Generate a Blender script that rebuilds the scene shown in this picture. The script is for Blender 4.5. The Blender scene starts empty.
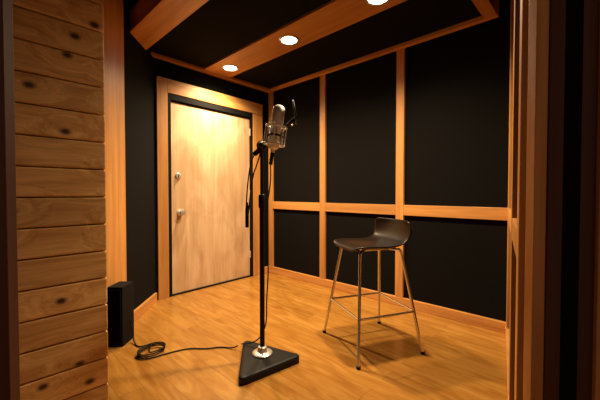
import bpy, bmesh, math, random
from mathutils import Vector, Matrix
random.seed(3)
scene = bpy.context.scene
scene.view_settings.view_transform = 'Standard'
scene.view_settings.look = 'None'

# ---------------------------------------------------------------- materials
def new_mat(name):
    m = bpy.data.materials.new(name); m.use_nodes = True
    nt = m.node_tree
    return m, nt, nt.nodes['Principled BSDF']

def ramp(nt, stops, interp='LINEAR'):
    r = nt.nodes.new('ShaderNodeValToRGB'); cr = r.color_ramp; cr.interpolation = interp
    while len(cr.elements) < len(stops): cr.elements.new(0.5)
    for e, (p, c) in zip(cr.elements, stops):
        e.position = p; e.color = (c[0], c[1], c[2], 1)
    return r

def wood(name, dark, light, axis, rough=0.45, across=14, knots=False, var=0.25, blotch=0.0, along=0.8, bump=0.15, lo=0.32, hi=0.62, dist=0.6):
    m, nt, p = new_mat(name); N = nt.nodes; L = nt.links
    tc = N.new('ShaderNodeTexCoord')
    geo = N.new('ShaderNodeNewGeometry')
    off = N.new('ShaderNodeVectorMath'); off.operation = 'MULTIPLY_ADD'
    comb = N.new('ShaderNodeCombineXYZ')
    for i in range(3): L.new(geo.outputs['Random Per Island'], comb.inputs[i])
    L.new(comb.outputs[0], off.inputs[0]); off.inputs[1].default_value = (37, 23, 51)
    L.new(tc.outputs['Object'], off.inputs[2])
    mp = N.new('ShaderNodeMapping')
    sc = [across]*3; sc['xyz'.index(axis)] = along
    mp.inputs['Scale'].default_value = sc
    L.new(off.outputs[0], mp.inputs['Vector'])
    vec = mp.outputs[0]
    kn = None
    if knots:
        sp = N.new('ShaderNodeSeparateXYZ'); L.new(off.outputs[0], sp.inputs[0])
        cb = N.new('ShaderNodeCombineXYZ')
        for src, dst, s in ((0, 0, 3.6), (2, 1, 5.2)):
            mu = N.new('ShaderNodeMath'); mu.operation = 'MULTIPLY'; mu.inputs[1].default_value = s
            L.new(sp.outputs[src], mu.inputs[0]); L.new(mu.outputs[0], cb.inputs[dst])
        vo = N.new('ShaderNodeTexVoronoi'); vo.voronoi_dimensions = '2D'; vo.inputs['Scale'].default_value = 1.0
        L.new(cb.outputs[0], vo.inputs['Vector'])
        kr = N.new('ShaderNodeMapRange'); kr.inputs['From Min'].default_value = 0.035; kr.inputs['From Max'].default_value = 0.10
        kr.inputs['To Min'].default_value = 1; kr.inputs['To Max'].default_value = 0
        L.new(vo.outputs['Distance'], kr.inputs['Value']); kn = kr.outputs[0]
        kr2 = N.new('ShaderNodeMapRange'); kr2.inputs['From Min'].default_value = 0.0; kr2.inputs['From Max'].default_value = 0.5
        kr2.inputs['To Min'].default_value = 1.6; kr2.inputs['To Max'].default_value = 0
        L.new(vo.outputs['Distance'], kr2.inputs['Value'])
        add = N.new('ShaderNodeVectorMath'); add.operation = 'ADD'
        L.new(vec, add.inputs[0]); L.new(kr2.outputs[0], add.inputs[1]); vec = add.outputs[0]
    n1 = N.new('ShaderNodeTexNoise'); n1.inputs['Scale'].default_value = 1.0; n1.inputs['Detail'].default_value = 5
    n1.inputs['Distortion'].default_value = dist
    L.new(vec, n1.inputs['Vector'])
    n2 = N.new('ShaderNodeTexNoise'); n2.inputs['Scale'].default_value = 5.0; n2.inputs['Detail'].default_value = 3
    L.new(vec, n2.inputs['Vector'])
    mx = N.new('ShaderNodeMix'); mx.data_type = 'FLOAT'; mx.inputs[0].default_value = 0.3
    L.new(n1.outputs['Fac'], mx.inputs[2]); L.new(n2.outputs['Fac'], mx.inputs[3])
    rp = ramp(nt, [(lo, dark), (hi, light)])
    L.new(mx.outputs[0], rp.inputs[0])
    col = rp.outputs[0]
    if blotch:
        nb = N.new('ShaderNodeTexNoise'); nb.inputs['Scale'].default_value = 3.0; nb.inputs['Detail'].default_value = 4
        nb.inputs['Distortion'].default_value = 1.0
        mb = N.new('ShaderNodeMapping'); s2 = [1.3]*3; s2['xyz'.index(axis)] = 0.6
        mb.inputs['Scale'].default_value = s2
        L.new(tc.outputs['Object'], mb.inputs['Vector']); L.new(mb.outputs[0], nb.inputs['Vector'])
        rb = ramp(nt, [(0.38, (1-blotch, 1-blotch*1.25, 1-blotch*1.6)), (0.58, (1, 1, 1))])
        L.new(nb.outputs['Fac'], rb.inputs[0])
        mm = N.new('ShaderNodeMix'); mm.data_type = 'RGBA'; mm.blend_type = 'MULTIPLY'; mm.inputs[0].default_value = 1
        L.new(col, mm.inputs[6]); L.new(rb.outputs[0], mm.inputs[7]); col = mm.outputs[2]
    mr = N.new('ShaderNodeMapRange'); mr.inputs['To Min'].default_value = 1-var; mr.inputs['To Max'].default_value = 1+var*0.4
    L.new(geo.outputs['Random Per Island'], mr.inputs['Value'])
    hs = N.new('ShaderNodeHueSaturation'); L.new(mr.outputs[0], hs.inputs['Value']); L.new(col, hs.inputs['Color'])
    col = hs.outputs[0]
    if kn is not None:
        mk = N.new('ShaderNodeMix'); mk.data_type = 'RGBA'
        L.new(kn, mk.inputs[0]); L.new(col, mk.inputs[6]); mk.inputs[7].default_value = (0.08, 0.022, 0.007, 1)
        col = mk.outputs[2]
    L.new(col, p.inputs['Base Color']); p.inputs['Roughness'].default_value = rough
    bp = N.new('ShaderNodeBump'); bp.inputs['Strength'].default_value = bump; bp.inputs['Distance'].default_value = 0.004
    L.new(mx.outputs[0], bp.inputs['Height']); L.new(bp.outputs[0], p.inputs['Normal'])
    return m

def plain(name, col, rough=0.5, metal=0.0, noise=0.0, nscale=40, spec=0.5):
    m, nt, p = new_mat(name); N = nt.nodes; L = nt.links
    p.inputs['Roughness'].default_value = rough; p.inputs['Metallic'].default_value = metal
    p.inputs['Specular IOR Level'].default_value = spec
    tc = N.new('ShaderNodeTexCoord'); n = N.new('ShaderNodeTexNoise'); n.inputs['Scale'].default_value = nscale
    n.inputs['Detail'].default_value = 4
    L.new(tc.outputs['Object'], n.inputs['Vector'])
    a = [c*(1-noise) for c in col]; b = [min(1, c*(1+noise)) for c in col]
    r = ramp(nt, [(0.3, a), (0.7, b)]); L.new(n.outputs['Fac'], r.inputs[0]); L.new(r.outputs[0], p.inputs['Base Color'])
    return m

PD, PL = (0.42, 0.17, 0.038), (0.64, 0.305, 0.085)
pine_x = wood('pine_grain_x', PD, PL, 'x')
pine_y = wood('pine_grain_y', PD, PL, 'y')
pine_z = wood('pine_grain_z', PD, PL, 'z')
pine_knot = wood('knotty_pine_boards', (0.58, 0.28, 0.08), (0.98, 0.64, 0.26), 'x', knots=True, var=0.2, across=22, along=1.6, bump=0.25, rough=0.28)
birch = wood('birch_door_ply', (0.62, 0.39, 0.21), (0.79, 0.56, 0.34), 'z', blotch=0.2, var=0.0, across=10, along=0.7, rough=0.5, bump=0.03, lo=0.32, hi=0.62, dist=1.1)
dark_frame = wood('dark_stained_wood', (0.07, 0.020, 0.009), (0.11, 0.032, 0.015), 'z', var=0.1, rough=0.6)
fabric = plain('black_acoustic_fabric', (0.0038, 0.0031, 0.0027), 1.0, 0, 0.6, 120, 0.15)
black_paint = plain('black_paint', (0.004, 0.0035, 0.003), 0.8, 0, 0.2, 40, 0.2)
black_metal = plain('black_powder_coat', (0.004, 0.0035, 0.0035), 0.5, 0.0, 0.2, 40, 0.25)
rubber = plain('black_rubber', (0.005, 0.005, 0.005), 0.6, 0, 0.2, 40, 0.3)
chrome = plain('chrome', (0.78, 0.76, 0.73), 0.16, 1.0, 0.05)
nickel = plain('satin_nickel', (0.72, 0.69, 0.64), 0.36, 0.75, 0.05)
mic_metal = plain('mic_silver', (0.88, 0.88, 0.88), 0.42, 0.25, 0.05)
seat_wood = wood('dark_walnut_veneer', (0.004, 0.002, 0.0014), (0.011, 0.005, 0.003), 'y', var=0, rough=0.34, across=20, bump=0.04)
seat_wood.node_tree.nodes['Principled BSDF'].inputs['Specular IOR Level'].default_value = 0.3

def floor_mat():
    m, nt, p = new_mat('hardwood_floor'); N = nt.nodes; L = nt.links
    tc = N.new('ShaderNodeTexCoord')
    br = N.new('ShaderNodeTexBrick'); br.offset = 0.37; br.offset_frequency = 2
    br.inputs['Scale'].default_value = 1.0; br.inputs['Brick Width'].default_value = 1.5; br.inputs['Row Height'].default_value = 0.125
    br.inputs['Mortar Size'].default_value = 0.001; br.inputs['Mortar Smooth'].default_value = 0.3
    br.inputs['Color1'].default_value = (0, 0, 0, 1); br.inputs['Color2'].default_value = (1, 1, 1, 1); br.inputs['Mortar'].default_value = (0.5, 0.5, 0.5, 1)
    L.new(tc.outputs['Object'], br.inputs['Vector'])
    off = N.new('ShaderNodeVectorMath'); off.operation = 'MULTIPLY_ADD'; off.inputs[1].default_value = (11, 7, 5)
    L.new(br.outputs['Color'], off.inputs[0]); L.new(tc.outputs['Object'], off.inputs[2])
    mp = N.new('ShaderNodeMapping'); mp.inputs['Scale'].default_value = (1.6, 9, 1)
    L.new(off.outputs[0], mp.inputs['Vector'])
    n = N.new('ShaderNodeTexNoise'); n.inputs['Scale'].default_value = 1.3; n.inputs['Detail'].default_value = 6; n.inputs['Distortion'].default_value = 1.8
    L.new(mp.outputs[0], n.inputs['Vector'])
    r = ramp(nt, [(0.25, (0.31, 0.125, 0.019)), (0.5, (0.43, 0.195, 0.036)), (0.75, (0.53, 0.27, 0.062))])
    L.new(n.outputs['Fac'], r.inputs[0])
    rv = ramp(nt, [(0.0, (0.90, 0.88, 0.85)), (1.0, (1.05, 1.05, 1.05))]); L.new(br.outputs['Color'], rv.inputs[0])
    mm = N.new('ShaderNodeMix'); mm.data_type = 'RGBA'; mm.blend_type = 'MULTIPLY'; mm.inputs[0].default_value = 1
    L.new(r.outputs[0], mm.inputs[6]); L.new(rv.outputs[0], mm.inputs[7])
    mo = N.new('ShaderNodeMix'); mo.data_type = 'RGBA'; L.new(br.outputs['Fac'], mo.inputs[0])
    L.new(mm.outputs[2], mo.inputs[6]); mo.inputs[7].default_value = (0.18, 0.07, 0.013, 1)
    L.new(mo.outputs[2], p.inputs['Base Color'])
    rr = N.new('ShaderNodeMapRange'); rr.inputs['To Min'].default_value = 0.14; rr.inputs['To Max'].default_value = 0.28
    L.new(n.outputs['Fac'], rr.inputs['Value']); L.new(rr.outputs[0], p.inputs['Roughness'])
    bp = N.new('ShaderNodeBump'); bp.inputs['Strength'].default_value = 0.12; bp.inputs['Distance'].default_value = 0.003
    L.new(n.outputs['Fac'], bp.inputs['Height']); L.new(bp.outputs[0], p.inputs['Normal'])
    return m
floor_m = floor_mat()

def emis(name, col, s):
    m, nt, p = new_mat(name)
    p.inputs['Emission Color'].default_value = (*col, 1); p.inputs['Emission Strength'].default_value = s
    return m
lamp_m = emis('lamp_glass', (1, 0.90, 0.72), 26)

# ---------------------------------------------------------------- mesh helpers
def link(o):
    scene.collection.objects.link(o); return o

def boxes(name, lst, M=None, bevel=0.0, parent=None):
    """lst of (x0,x1,y0,y1,z0,z1,material)"""
    me = bpy.data.meshes.new(name); bm = bmesh.new(); mats = []
    for x0, x1, y0, y1, z0, z1, mt in lst:
        if mt not in mats: mats.append(mt)
        vs = [bm.verts.new((x, y, z)) for z in (z0, z1) for y in (y0, y1) for x in (x0, x1)]
        for f in ((0, 2, 3, 1), (4, 5, 7, 6), (0, 1, 5, 4), (2, 6, 7, 3), (0, 4, 6, 2), (1, 3, 7, 5)):
            fc = bm.faces.new([vs[i] for i in f]); fc.material_index = mats.index(mt)
    bm.normal_update(); bm.to_mesh(me); bm.free()
    for mt in mats: me.materials.append(mt)
    o = link(bpy.data.objects.new(name, me))
    if M is not None: o.matrix_world = M
    if bevel:
        b = o.modifiers.new('bevel', 'BEVEL'); b.width = bevel; b.segments = 2; b.limit_method = 'ANGLE'
    if parent:
        o.parent = parent
    return o

def empty(name, loc=(0, 0, 0), rz=0, M=None):
    e = link(bpy.data.objects.new(name, None)); e.empty_display_size = 0.1
    e.matrix_world = M if M is not None else Matrix.Translation(loc) @ Matrix.Rotation(rz, 4, 'Z')
    return e

def tube(name, pts, r, mat, parent=None, smooth=True, cyclic=False, nurbs=False, res=12):
    cu = bpy.data.curves.new(name, 'CURVE'); cu.dimensions = '3D'; cu.bevel_depth = r; cu.bevel_resolution = 4
    cu.use_fill_caps = True
    if nurbs:
        sp = cu.splines.new('NURBS'); sp.points.add(len(pts)-1)
        for q, c in zip(sp.points, pts): q.co = (*c, 1)
        sp.order_u = 3; sp.use_endpoint_u = True; sp.use_cyclic_u = cyclic; sp.resolution_u = res
    else:
        sp = cu.splines.new('POLY'); sp.points.add(len(pts)-1)
        for q, c in zip(sp.points, pts): q.co = (*c, 1)
        sp.use_cyclic_u = cyclic
    cu.materials.append(mat)
    tmp = bpy.data.objects.new(name, cu); link(tmp)
    dg = bpy.context.evaluated_depsgraph_get(); dg.update()
    me = bpy.data.meshes.new_from_object(tmp.evaluated_get(dg))
    bpy.data.objects.remove(tmp)
    o = link(bpy.data.objects.new(name, me)); me.name = name
    for f in me.polygons: f.use_smooth = True
    if parent: o.parent = parent
    return o

def lathe(name, prof, mat, parent=None, M=None, seg=40):
    me = bpy.data.meshes.new(name); bm = bmesh.new(); rings = []
    for r, z in prof:
        if r < 1e-6: rings.append([bm.verts.new((0, 0, z))])
        else: rings.append([bm.verts.new((r*math.cos(2*math.pi*i/seg), r*math.sin(2*math.pi*i/seg), z)) for i in range(seg)])
    for a, b in zip(rings, rings[1:]):
        for i in range(seg):
            j = (i+1) % seg
            if len(a) == 1 and len(b) == 1: continue
            if len(a) == 1: bm.faces.new((a[0], b[j], b[i]))
            elif len(b) == 1: bm.faces.new((a[i], a[j], b[0]))
            else: bm.faces.new((a[i], a[j], b[j], b[i]))
    bmesh.ops.recalc_face_normals(bm, faces=bm.faces)
    bm.to_mesh(me); bm.free(); me.materials.append(mat)
    for f in me.polygons: f.use_smooth = True
    me.set_sharp_from_angle(angle=math.radians(40))
    o = link(bpy.data.objects.new(name, me))
    if parent: o.parent = parent
    if M is not None: o.matrix_local = M
    return o

# ---------------------------------------------------------------- room frame
CX, CY = -0.42, 4.45
vx, vy = 0.723, -0.691
ang = math.atan2(vy, vx)
R = Matrix.Translation((CX, CY, 0)) @ Matrix.Rotation(ang, 4, 'Z')
RD = R @ Matrix.Rotation(math.radians(2.2), 4, 'Z')     # door wall is slightly splayed
H = 2.95

boxes('floor', [(-1.2, 5.2, -5.6, 0.6, -0.1, 0.0, floor_m)], R)
boxes('ceiling', [(-1.2, 5.2, -5.6, 0.6, H, H+0.1, black_paint)], R)

# panelled wall (right of the corner)
PW = 2.85
boxes('wall_back', [(-0.1, PW+0.1, 0.0, 0.12, 0.0, H, fabric)], R)
tr = []
for t in (0.045, 0.97, 1.94):
    tr.append((t-0.040, t+0.040, -0.03, 0.0, 0.085, H, pine_z))
boxes('trim_1', tr, R, 0.003)
tr = []
ts = (0.045, 0.97, 1.94, PW+0.045)
for a, b in zip(ts, ts[1:]):
    tr.append((a+0.040, b-0.040, -0.028, 0.0, 0.885, 0.985, pine_x))
boxes('trim_2', tr, R, 0.003)
boxes('baseboard_back', [(0.0, PW, -0.034, 0.0, 0.0, 0.085, pine_x)], R, 0.004)

# door wall
DL, DR, DT = -1.424, -0.345, 2.07
GP = 0.03
boxes('wall_left', [
    (-0.14, 0.0, -0.14, 0.0, 0, H, fabric),
    (-0.14, 0.0, DR+GP, -0.14, 0, H, fabric),
    (-0.14, 0.0, -1.62, DL-GP, 0, H, fabric),
    (-0.14, 0.0, DL-GP, DR+GP, 2.13, H, fabric),
    (-0.16, -0.14, -1.62, 0, 0, H, black_paint)], RD)
boxes('trim_3', [
    (-0.02, 0.022, DR+GP, -0.15, 0, 2.14, pine_z),
    (-0.02, 0.022, -1.58, DL-GP-0.012, 0, 2.29, pine_z),
    (-0.02, 0.022, DL-GP-0.012, -0.15, 2.145, 2.29, pine_y)], RD, 0.004)
boxes('trim_4', [
    (-0.10, 0.014, DR+0.002, DR+GP, 0, 2.14, black_paint),
    (-0.10, 0.014, DL-GP-0.011, DL-0.004, 0, 2.14, black_paint),
    (-0.10, 0.014, DL-0.004, DR+0.002, 2.082, 2.142, black_paint),
    (-0.12, 0.01, DL-0.004, DR+0.002, 0.0, 0.012, black_paint)], RD, 0.002)
boxes('baseboard_left', [(0.0, 0.03, -0.15, -0.034, 0.0, 0.085, pine_y)], RD, 0.003)

door = empty('door_1', M=RD)
slab = boxes('slab', [(-0.06, -0.012, DL, DR-0.006, 0.014, DT, birch)], None, 0.003, door)
RX = Matrix.Rotation(math.radians(90), 4, 'Y')
ky = DL+0.10
lathe('knob', [(0, 0), (0.036, 0), (0.036, 0.006), (0.014, 0.012), (0.013, 0.035), (0.026, 0.045), (0.033, 0.058), (0.029, 0.072), (0.0, 0.078)],
      nickel, door, Matrix.Translation((-0.012, ky, 0.89)) @ RX)
lathe('deadbolt', [(0, 0), (0.034, 0), (0.034, 0.008), (0.026, 0.016), (0.0, 0.017)], nickel, door,
      Matrix.Translation((-0.012, ky-0.02, 1.285)) @ RX)
boxes('deadbolt_turn', [(0.004, 0.022, ky-0.024, ky-0.016, 1.267, 1.303, nickel)], None, 0.002, door)
for i, z in enumerate((0.25, 1.05, 1.85)):
    lathe('hinge_%d' % (i+1), [(0, 0), (0.008, 0), (0.008, 0.09), (0, 0.09)], nickel, door, Matrix.Translation((-0.006, DR-0.003, z)), 16)

# angled side panel left of the door
E = (RD @ Vector((0, -1.60, 0))).to_2d()
G = Vector((-1.40, 2.20))
def seg_frame(a, b):
    d = (b-a); L = d.length
    return Matrix.Translation((a.x, a.y, 0)) @ Matrix.Rotation(math.atan2(d.y, d.x), 4, 'Z'), L
M2, L2 = seg_frame(E, G)
boxes('wall_side', [(0, L2, -0.1, 0.0, 0, H, fabric)], M2)
boxes('trim_5', [(L2-0.38, L2-0.04, 0.0, 0.02, 0.0, H, pine_z)], M2, 0.003)
boxes('baseboard_side', [(0.02, L2-0.38, 0.0, 0.022, 0.0, 0.085, pine_x)], M2, 0.003)

# knotty pine return near the camera
u = Vector((0.691, 0.723)); v = Vector((vx, vy))
Pr = Vector((-0.88, 1.45)); Pl = Pr - u*0.62
M3, L3 = seg_frame(Pl, Pr)
pl = []
z = -0.02; hgt = 0.1225
while z < H:
    pl.append((0, L3, 0.0, 0.03, max(z, 0)+0.002, min(z+hgt, H)-0.002, pine_knot)); z += hgt
boxes('wall_planks', pl + [(0, L3-0.01, 0.028, 0.10, 0, H, dark_frame)], M3, 0.006)
M4, L4 = seg_frame(Pr + Vector((-0.03, 0.035)), Vector((-1.47, 2.20)))
boxes('wall_return', [(0, L4, 0.0, 0.08, 0, H, fabric)], M4)

# right wall running toward the camera
D = Vector((CX, CY)) + v*PW
Wd = Vector((-0.633, -1.0)).normalized()
De = D + Wd*(1.66*1.1835)
M5, L5 = seg_frame(De, D)
boxes('wall_right', [(0, L5, -0.1, 0.0, 0, H, fabric)], M5)
def w2x(w): return L5 - w*1.1835
boxes('trim_6', [(w2x(0.12), w2x(0.0), 0, 0.02, 0.085, H, pine_z),
                 (w2x(1.02), w2x(0.90), 0, 0.02, 0.085, H, pine_z),
                 (w2x(1.62), w2x(1.52), 0, 0.02, 0.085, H, pine_z)], M5, 0.003)
boxes('trim_7', [(w2x(0.90), w2x(0.12), 0, 0.018, 0.885, 0.985, pine_x),
                 (w2x(1.52), w2x(1.02), 0, 0.018, 0.885, 0.985, pine_x)], M5, 0.003)
boxes('baseboard_right', [(w2x(1.62), w2x(0.0), 0, 0.024, 0, 0.085, pine_x)], M5, 0.003)

# doorway the room is seen through
boxes('door_frame', [
    (0.580, 0.611, 0.79, 0.82, 0, 2.15, pine_z),
    (0.611, 0.738, 0.785, 0.82, 0, 2.15, dark_frame),
    (0.728, 0.86, 0.775, 0.82, 0, 2.27, pine_z),
    (-0.86, -0.728, 0.79, 0.82, 0, 2.15, dark_frame),
    (-0.95, 0.728, 0.79, 0.82, 2.15, 2.27, pine_x)], None, 0.002)
boxes('wall_front', [
    (0.86, 2.6, 0.80, 0.82, 0, H, black_paint),
    (-2.6, -0.95, 0.80, 0.82, 0, H, black_paint),
    (-0.95, -0.86, 0.80, 0.82, 0, 2.15, black_paint),
    (-0.95, 0.86, 0.80, 0.82, 2.27, H, black_paint)])

# ---------------------------------------------------------------- ceiling cloud
zc = 2.50
boxes('ceiling_cloud', [
    (0.09, 2.67, -0.72, -0.09, zc, zc+0.06, fabric),
    (0.09, 2.67, -1.72, -1.07, zc, zc+0.06, fabric),
    (0.02, 2.76, -0.09, -0.035, zc-0.03, zc+0.14, pine_x),
    (0.02, 0.11, -1.72, -0.09, zc-0.03, zc+0.14, pine_y),
    (2.67, 2.76, -1.72, -0.09, zc-0.03, zc+0.14, pine_y),
    (0.07, 2.76, -1.95, -1.72, zc-0.04, zc+0.14, pine_x),
    (0.11, 2.67, -1.07, -0.72, zc-0.02, zc+0.10, pine_x)], R, 0.003)
for i, t in enumerate((0.374, 1.30, 2.20)):
    nm = 'recessed_downlight' if i == 0 else 'recessed_downlight.%03d' % i
    e = empty(nm, M=R @ Matrix.Translation((t, -0.895, zc-0.02)))
    lathe('trim_ring', [(0.07, 0.0), (0.088, 0.0), (0.092, -0.004), (0.086, -0.008), (0.07, -0.006), (0.07, 0.0)], nickel, e)
    lathe('lamp_lens', [(0.0, -0.004), (0.055, -0.005), (0.07, -0.003), (0.07, -0.001), (0.0, -0.001)], lamp_m, e)
    ld = bpy.data.lights.new('downlight_beam', 'SPOT'); ld.energy = (185, 165, 200)[i]; ld.color = (1.0, 0.76, 0.47)
    ld.spot_size = math.radians(152); ld.spot_blend = 1.0; ld.shadow_soft_size = 0.05
    lo = link(bpy.data.objects.new('downlight_beam', ld)); lo.parent = e; lo.location = (0, 0, -0.03)

# ---------------------------------------------------------------- bar stool
st = empty('bar_stool', (0.515, 2.325, 0), math.radians(19))
bot = [(-0.25, 0.265), (-0.256, -0.285), (0.25, -0.265), (0.256, 0.275)]
top = [(-0.165, 0.14), (-0.165, -0.14), (0.165, -0.14), (0.165, 0.14)]
zt = 0.70
for i, (b, t) in enumerate(zip(bot, top)):
    tube('leg_%d' % (i+1), [(b[0], b[1], 0.008), (t[0], t[1], zt-0.02), (t[0]*0.93, t[1]*0.93, zt), (t[0]*0.6, t[1]*0.6, zt+0.003)], 0.0105, chrome, st)
    lathe('foot_%d' % (i+1), [(0, 0), (0.014, 0), (0.014, 0.018), (0.0, 0.02)], rubber, st, Matrix.Translation((b[0], b[1], 0)), 20)
zf = 0.28; k = zf/zt
cr = [(b[0]+(t[0]-b[0])*k, b[1]+(t[1]-b[1])*k, zf) for b, t in zip(bot, top)]
for i in range(4):
    tube('footrest_%d' % (i+1), [cr[i], cr[(i+1) % 4]], 0.008, chrome, st)
tube('underframe', [(t[0]*0.6, t[1]*0.6, zt+0.003) for t in top], 0.0095, chrome, st, cyclic=True)
prof = [(-0.215, 0.702), (-0.212, 0.718), (-0.19, 0.728), (-0.12, 0.727), (-0.03, 0.721), (0.06, 0.720), (0.13, 0.732), (0.175, 0.76), (0.203, 0.805), (0.218, 0.855), (0.226, 0.89), (0.228, 0.905)]
hw = [0.165, 0.19, 0.205, 0.215, 0.215, 0.21, 0.205, 0.215, 0.23, 0.23, 0.215, 0.19]
me = bpy.data.meshes.new('seat_shell'); bm = bmesh.new(); grid = []
nt_ = 12
for (x, z), w in zip(prof, hw):
    row = []
    back = max(0, (z-0.73)/0.18)
    for j in range(nt_+1):
        t = -1 + 2*j/nt_
        seatf = 1-min(1, back)
        row.append(bm.verts.new((x - 0.055*back*t*t, w*t, z + seatf*0.016*t**4)))
    grid.append(row)
for a, b in zip(grid, grid[1:]):
    for j in range(nt_): bm.faces.new((a[j], b[j], b[j+1], a[j+1]))
bmesh.ops.recalc_face_normals(bm, faces=bm.faces)
bm.to_mesh(me); bm.free(); me.materials.append(seat_wood)
for f in me.polygons: f.use_smooth = True
so = link(bpy.data.objects.new('seat_shell', me)); so.parent = st
md = so.modifiers.new('s', 'SOLIDIFY'); md.thickness = 0.016; md.offset = 0
md = so.modifiers.new('ss', 'SUBSURF'); md.levels = 2; md.render_levels = 2

# ---------------------------------------------------------------- microphone stand
px, py = -0.247, 2.07
ms = empty('microphone_stand', (px, py, 0))
def rel(x, y, z): return (x-px, y-py, z)
tri = [Vector((-0.35, 1.77)), Vector((0.02, 2.06)), Vector((-0.41, 2.29))]
me = bpy.data.meshes.new('base'); bm = bmesh.new()
def rounded(tri, inset, r=0.03, n=6):
    out = []
    for i in range(3):
        p = tri[i]; a = (tri[i-1]-p).normalized(); b = (tri[(i+1) % 3]-p).normalized()
        half = a.angle(b)/2; d = r/math.tan(half); c = p + (a+b).normalized()*(r/math.sin(half))
        s = p + a*d; e_ = p + b*d
        a0 = math.atan2(s.y-c.y, s.x-c.x); a1 = math.atan2(e_.y-c.y, e_.x-c.x)
        da = (a1-a0+math.pi) % (2*math.pi) - math.pi
        for q in range(n+1):
            an = a0+da*q/n
            out.append(c + Vector((math.cos(an), math.sin(an)))*(r-inset*1.0))
    return out
lv = [(0.0, 0.0), (0.0, 0.006), (0.0, 0.036), (0.006, 0.044), (0.018, 0.048)]
loops = [[bm.verts.new(rel(q.x, q.y, z)) for q in rounded(tri, ins)] for ins, z in lv]
for a, b in zip(loops, loops[1:]):
    n = len(a)
    for i in range(n): bm.faces.new((a[i], a[(i+1) % n], b[(i+1) % n], b[i]))
bm.faces.new(loops[-1]); bm.faces.new(list(reversed(loops[0])))
bmesh.ops.recalc_face_normals(bm, faces=bm.faces); bm.to_mesh(me); bm.free(); me.materials.append(black_metal)
bo = link(bpy.data.objects.new('base', me)); bo.parent = ms
lathe('base_collar', [(0.0, 0.046), (0.066, 0.046), (0.066, 0.056), (0.056, 0.063), (0.034, 0.066), (0.028, 0.095), (0.019, 0.10), (0.0, 0.10)], nickel, ms)
lathe('lower_tube', [(0, 0.06), (0.016, 0.06), (0.016, 1.0), (0.021, 1.005), (0.023, 1.02), (0.023, 1.075), (0.019, 1.09), (0.011, 1.095), (0, 1.095)], black_metal, ms, None, 28)
lathe('upper_tube', [(0, 1.05), (0.0115, 1.05), (0.0115, 1.40), (0, 1.40)], black_metal, ms, None, 24)
RXm = Matrix.Rotation(math.radians(90), 4, 'X')
lathe('boom_clutch', [(0, -0.035), (0.026, -0.035), (0.032, -0.028), (0.032, 0.02), (0.022, 0.03), (0.014, 0.06), (0.0, 0.062)], black_metal, ms,
      Matrix.Translation((0.0, 0, 1.405)) @ RXm, 24)
A0 = Vector((-0.055, -0.0, 1.345)); A1 = Vector((0.235, -0.0, 1.60))
tube('boom_arm', [A0, A1], 0.010, black_metal, ms)
tube('boom_grip', [A0 + (A1-A0)*0.02, A0 + (A1-A0)*0.16], 0.017, black_metal, ms)
tube('boom_sleeve', [A0 + (A1-A0)*0.42, A0 + (A1-A0)*0.55], 0.014, black_metal, ms)
# microphone in its cradle
MT = Matrix.Translation((0.095, -0.08, 1.475)) @ Matrix.Rotation(math.radians(9), 4, 'Y') @ Matrix.Scale(1.25, 4)
lathe('microphone_body', [(0, -0.10), (0.010, -0.10), (0.012, -0.085), (0.022, -0.08), (0.029, -0.07), (0.029, 0.03), (0.031, 0.035), (0.031, 0.045), (0.028, 0.048)], mic_metal, ms, MT)
grille = plain('mic_grille', (0.70, 0.69, 0.66), 0.45, 0.4, 0.45, 700)
lathe('microphone_grille', [(0.028, 0.046), (0.031, 0.052), (0.0315, 0.105), (0.029, 0.122), (0.018, 0.134), (0, 0.138)], grille, ms, MT)
for i, (z, r) in enumerate(((-0.06, 0.052), (0.03, 0.052), (-0.015, 0.038))):
    pts = [MT @ Vector((r*math.cos(2*math.pi*q/32), r*math.sin(2*math.pi*q/32), z)) for q in range(32)]
    tube('cradle_ring_%d' % (i+1), pts, 0.0055, mic_metal if i < 2 else rubber, ms, cyclic=True)
for i in range(8):
    a = 2*math.pi*i/8
    p0 = MT @ Vector((0.052*math.cos(a), 0.052*math.sin(a), -0.06)); p1 = MT @ Vector((0.052*math.cos(a), 0.052*math.sin(a), 0.03))
    tube('cradle_bar_%d' % (i+1), [p0, p1], 0.0035, mic_metal, ms)
    p2 = MT @ Vector((0.029*math.cos(a+.4), 0.029*math.sin(a+.4), -0.015))
    tube('cradle_elastic_%d' % (i+1), [p0, p2, p1], 0.0014, rubber, ms)
tube('cradle_mount', [MT @ Vector((-0.03, 0.04, 0.0)), Vector((0.05, 0.0, 1.44))], 0.008, mic_metal, ms)
lathe('mic_connector', [(0, -0.16), (0.009, -0.16), (0.010, -0.10), (0, -0.10)], black_metal, ms, MT, 20)
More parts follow.
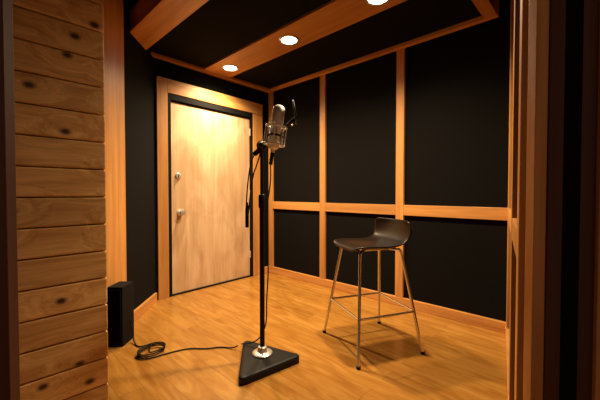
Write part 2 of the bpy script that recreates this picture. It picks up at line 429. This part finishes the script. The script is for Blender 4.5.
# pop filter
PF = Matrix.Translation((0.215, -0.08, 1.60)) @ Matrix.Rotation(math.radians(80), 4, 'Y')
pts = [PF @ Vector((0.07*math.cos(2*math.pi*q/40), 0.07*math.sin(2*math.pi*q/40), 0)) for q in range(40)]
tube('pop_filter_hoop', pts, 0.0055, black_metal, ms, cyclic=True)
mesh_m = plain('pop_filter_mesh', (0.05, 0.048, 0.045), 0.8, 0, 0.5, 600)
lathe('pop_filter_mesh', [(0, 0.001), (0.068, 0.001), (0.068, -0.001), (0, -0.001)], mesh_m, ms, PF)
tube('pop_filter_gooseneck', [(0.205, -0.08, 1.53), (0.20, -0.06, 1.52), (0.19, -0.02, 1.54), (0.18, 0.0, 1.552)], 0.0045, chrome, ms, nurbs=True)
c0 = MT @ Vector((0, 0, -0.16))
tube('cable_drop', [c0, (0.065, -0.06, 1.20), (0.05, -0.03, 1.10), (0.03, -0.03, 1.0), (0.035, -0.028, 0.8), (0.045, -0.025, 0.6), (0.03, -0.028, 0.4),
     (0.03, 0.0, 0.25), (-0.02, 0.06, 0.12), (-0.10, 0.11, 0.058), (-0.16, 0.12, 0.054)], 0.0042, rubber, ms, nurbs=True)
tube('cable_slack', [(0.0, -0.03, 1.39), (-0.06, -0.03, 1.35), (-0.09, -0.03, 1.15), (-0.10, -0.03, 0.95), (-0.095, -0.03, 0.89), (-0.085, -0.03, 0.95), (-0.06, -0.03, 1.2), (-0.02, -0.03, 1.30), (0.0, -0.03, 1.38)], 0.0042, rubber, ms, nurbs=True)
lathe('cable_plug', [(0, 0), (0.011, 0), (0.012, 0.03), (0.012, 0.11), (0.007, 0.16), (0, 0.16)], rubber, ms, Matrix.Translation((-0.092, -0.03, 0.88)), 20)

# floor cable
zc_ = 0.006
path = [(px-0.19, py+0.145, 0.03), (px-0.22, py+0.15, zc_), (-0.56, 2.25, zc_), (-0.66, 2.215, zc_), (-0.78, 2.23, zc_), (-0.90, 2.16, zc_)]
for q in range(0, 30):
    a = math.radians(-60 - q*38)
    r = 0.085 + 0.012*math.sin(q*1.3)
    path.append((-1.02 + r*math.cos(a), 2.17 + r*math.sin(a), zc_ + 0.0012*q))
path += [(-1.06, 2.27, 0.02), (-1.14, 2.24, 0.006), (-1.19, 2.28, 0.006), (-1.23, 2.33, 0.03), (-1.247, 2.34, 0.12), (-1.257, 2.34, 0.16)]
tube('audio_cable', path, 0.0045, rubber, None, nurbs=True)

# small black cabinet by the side wall
cab = empty('speaker_cabinet', (-1.325, 2.335, 0))
boxes('cabinet_shell', [(-0.05, 0.06, -0.08, 0.08, 0.0, 0.43, black_paint)], None, 0.006, cab)
boxes('cabinet_grille', [(-0.04, 0.05, -0.088, -0.08, 0.04, 0.41, fabric)], None, 0.002, cab)

# ---------------------------------------------------------------- world + camera
w = bpy.data.worlds.new('world'); scene.world = w; w.use_nodes = True
w.node_tree.nodes['Background'].inputs[0].default_value = (1, 0.6, 0.38, 1)
w.node_tree.nodes['Background'].inputs[1].default_value = 0.16

cd = bpy.data.cameras.new('camera'); cd.lens = 19.14; cd.sensor_width = 36; cd.clip_start = 0.02
co = link(bpy.data.objects.new('camera', cd)); co.location = (0, 0, 1.1)
co.rotation_euler = (math.radians(90-1.25), 0, 0)
scene.camera = co
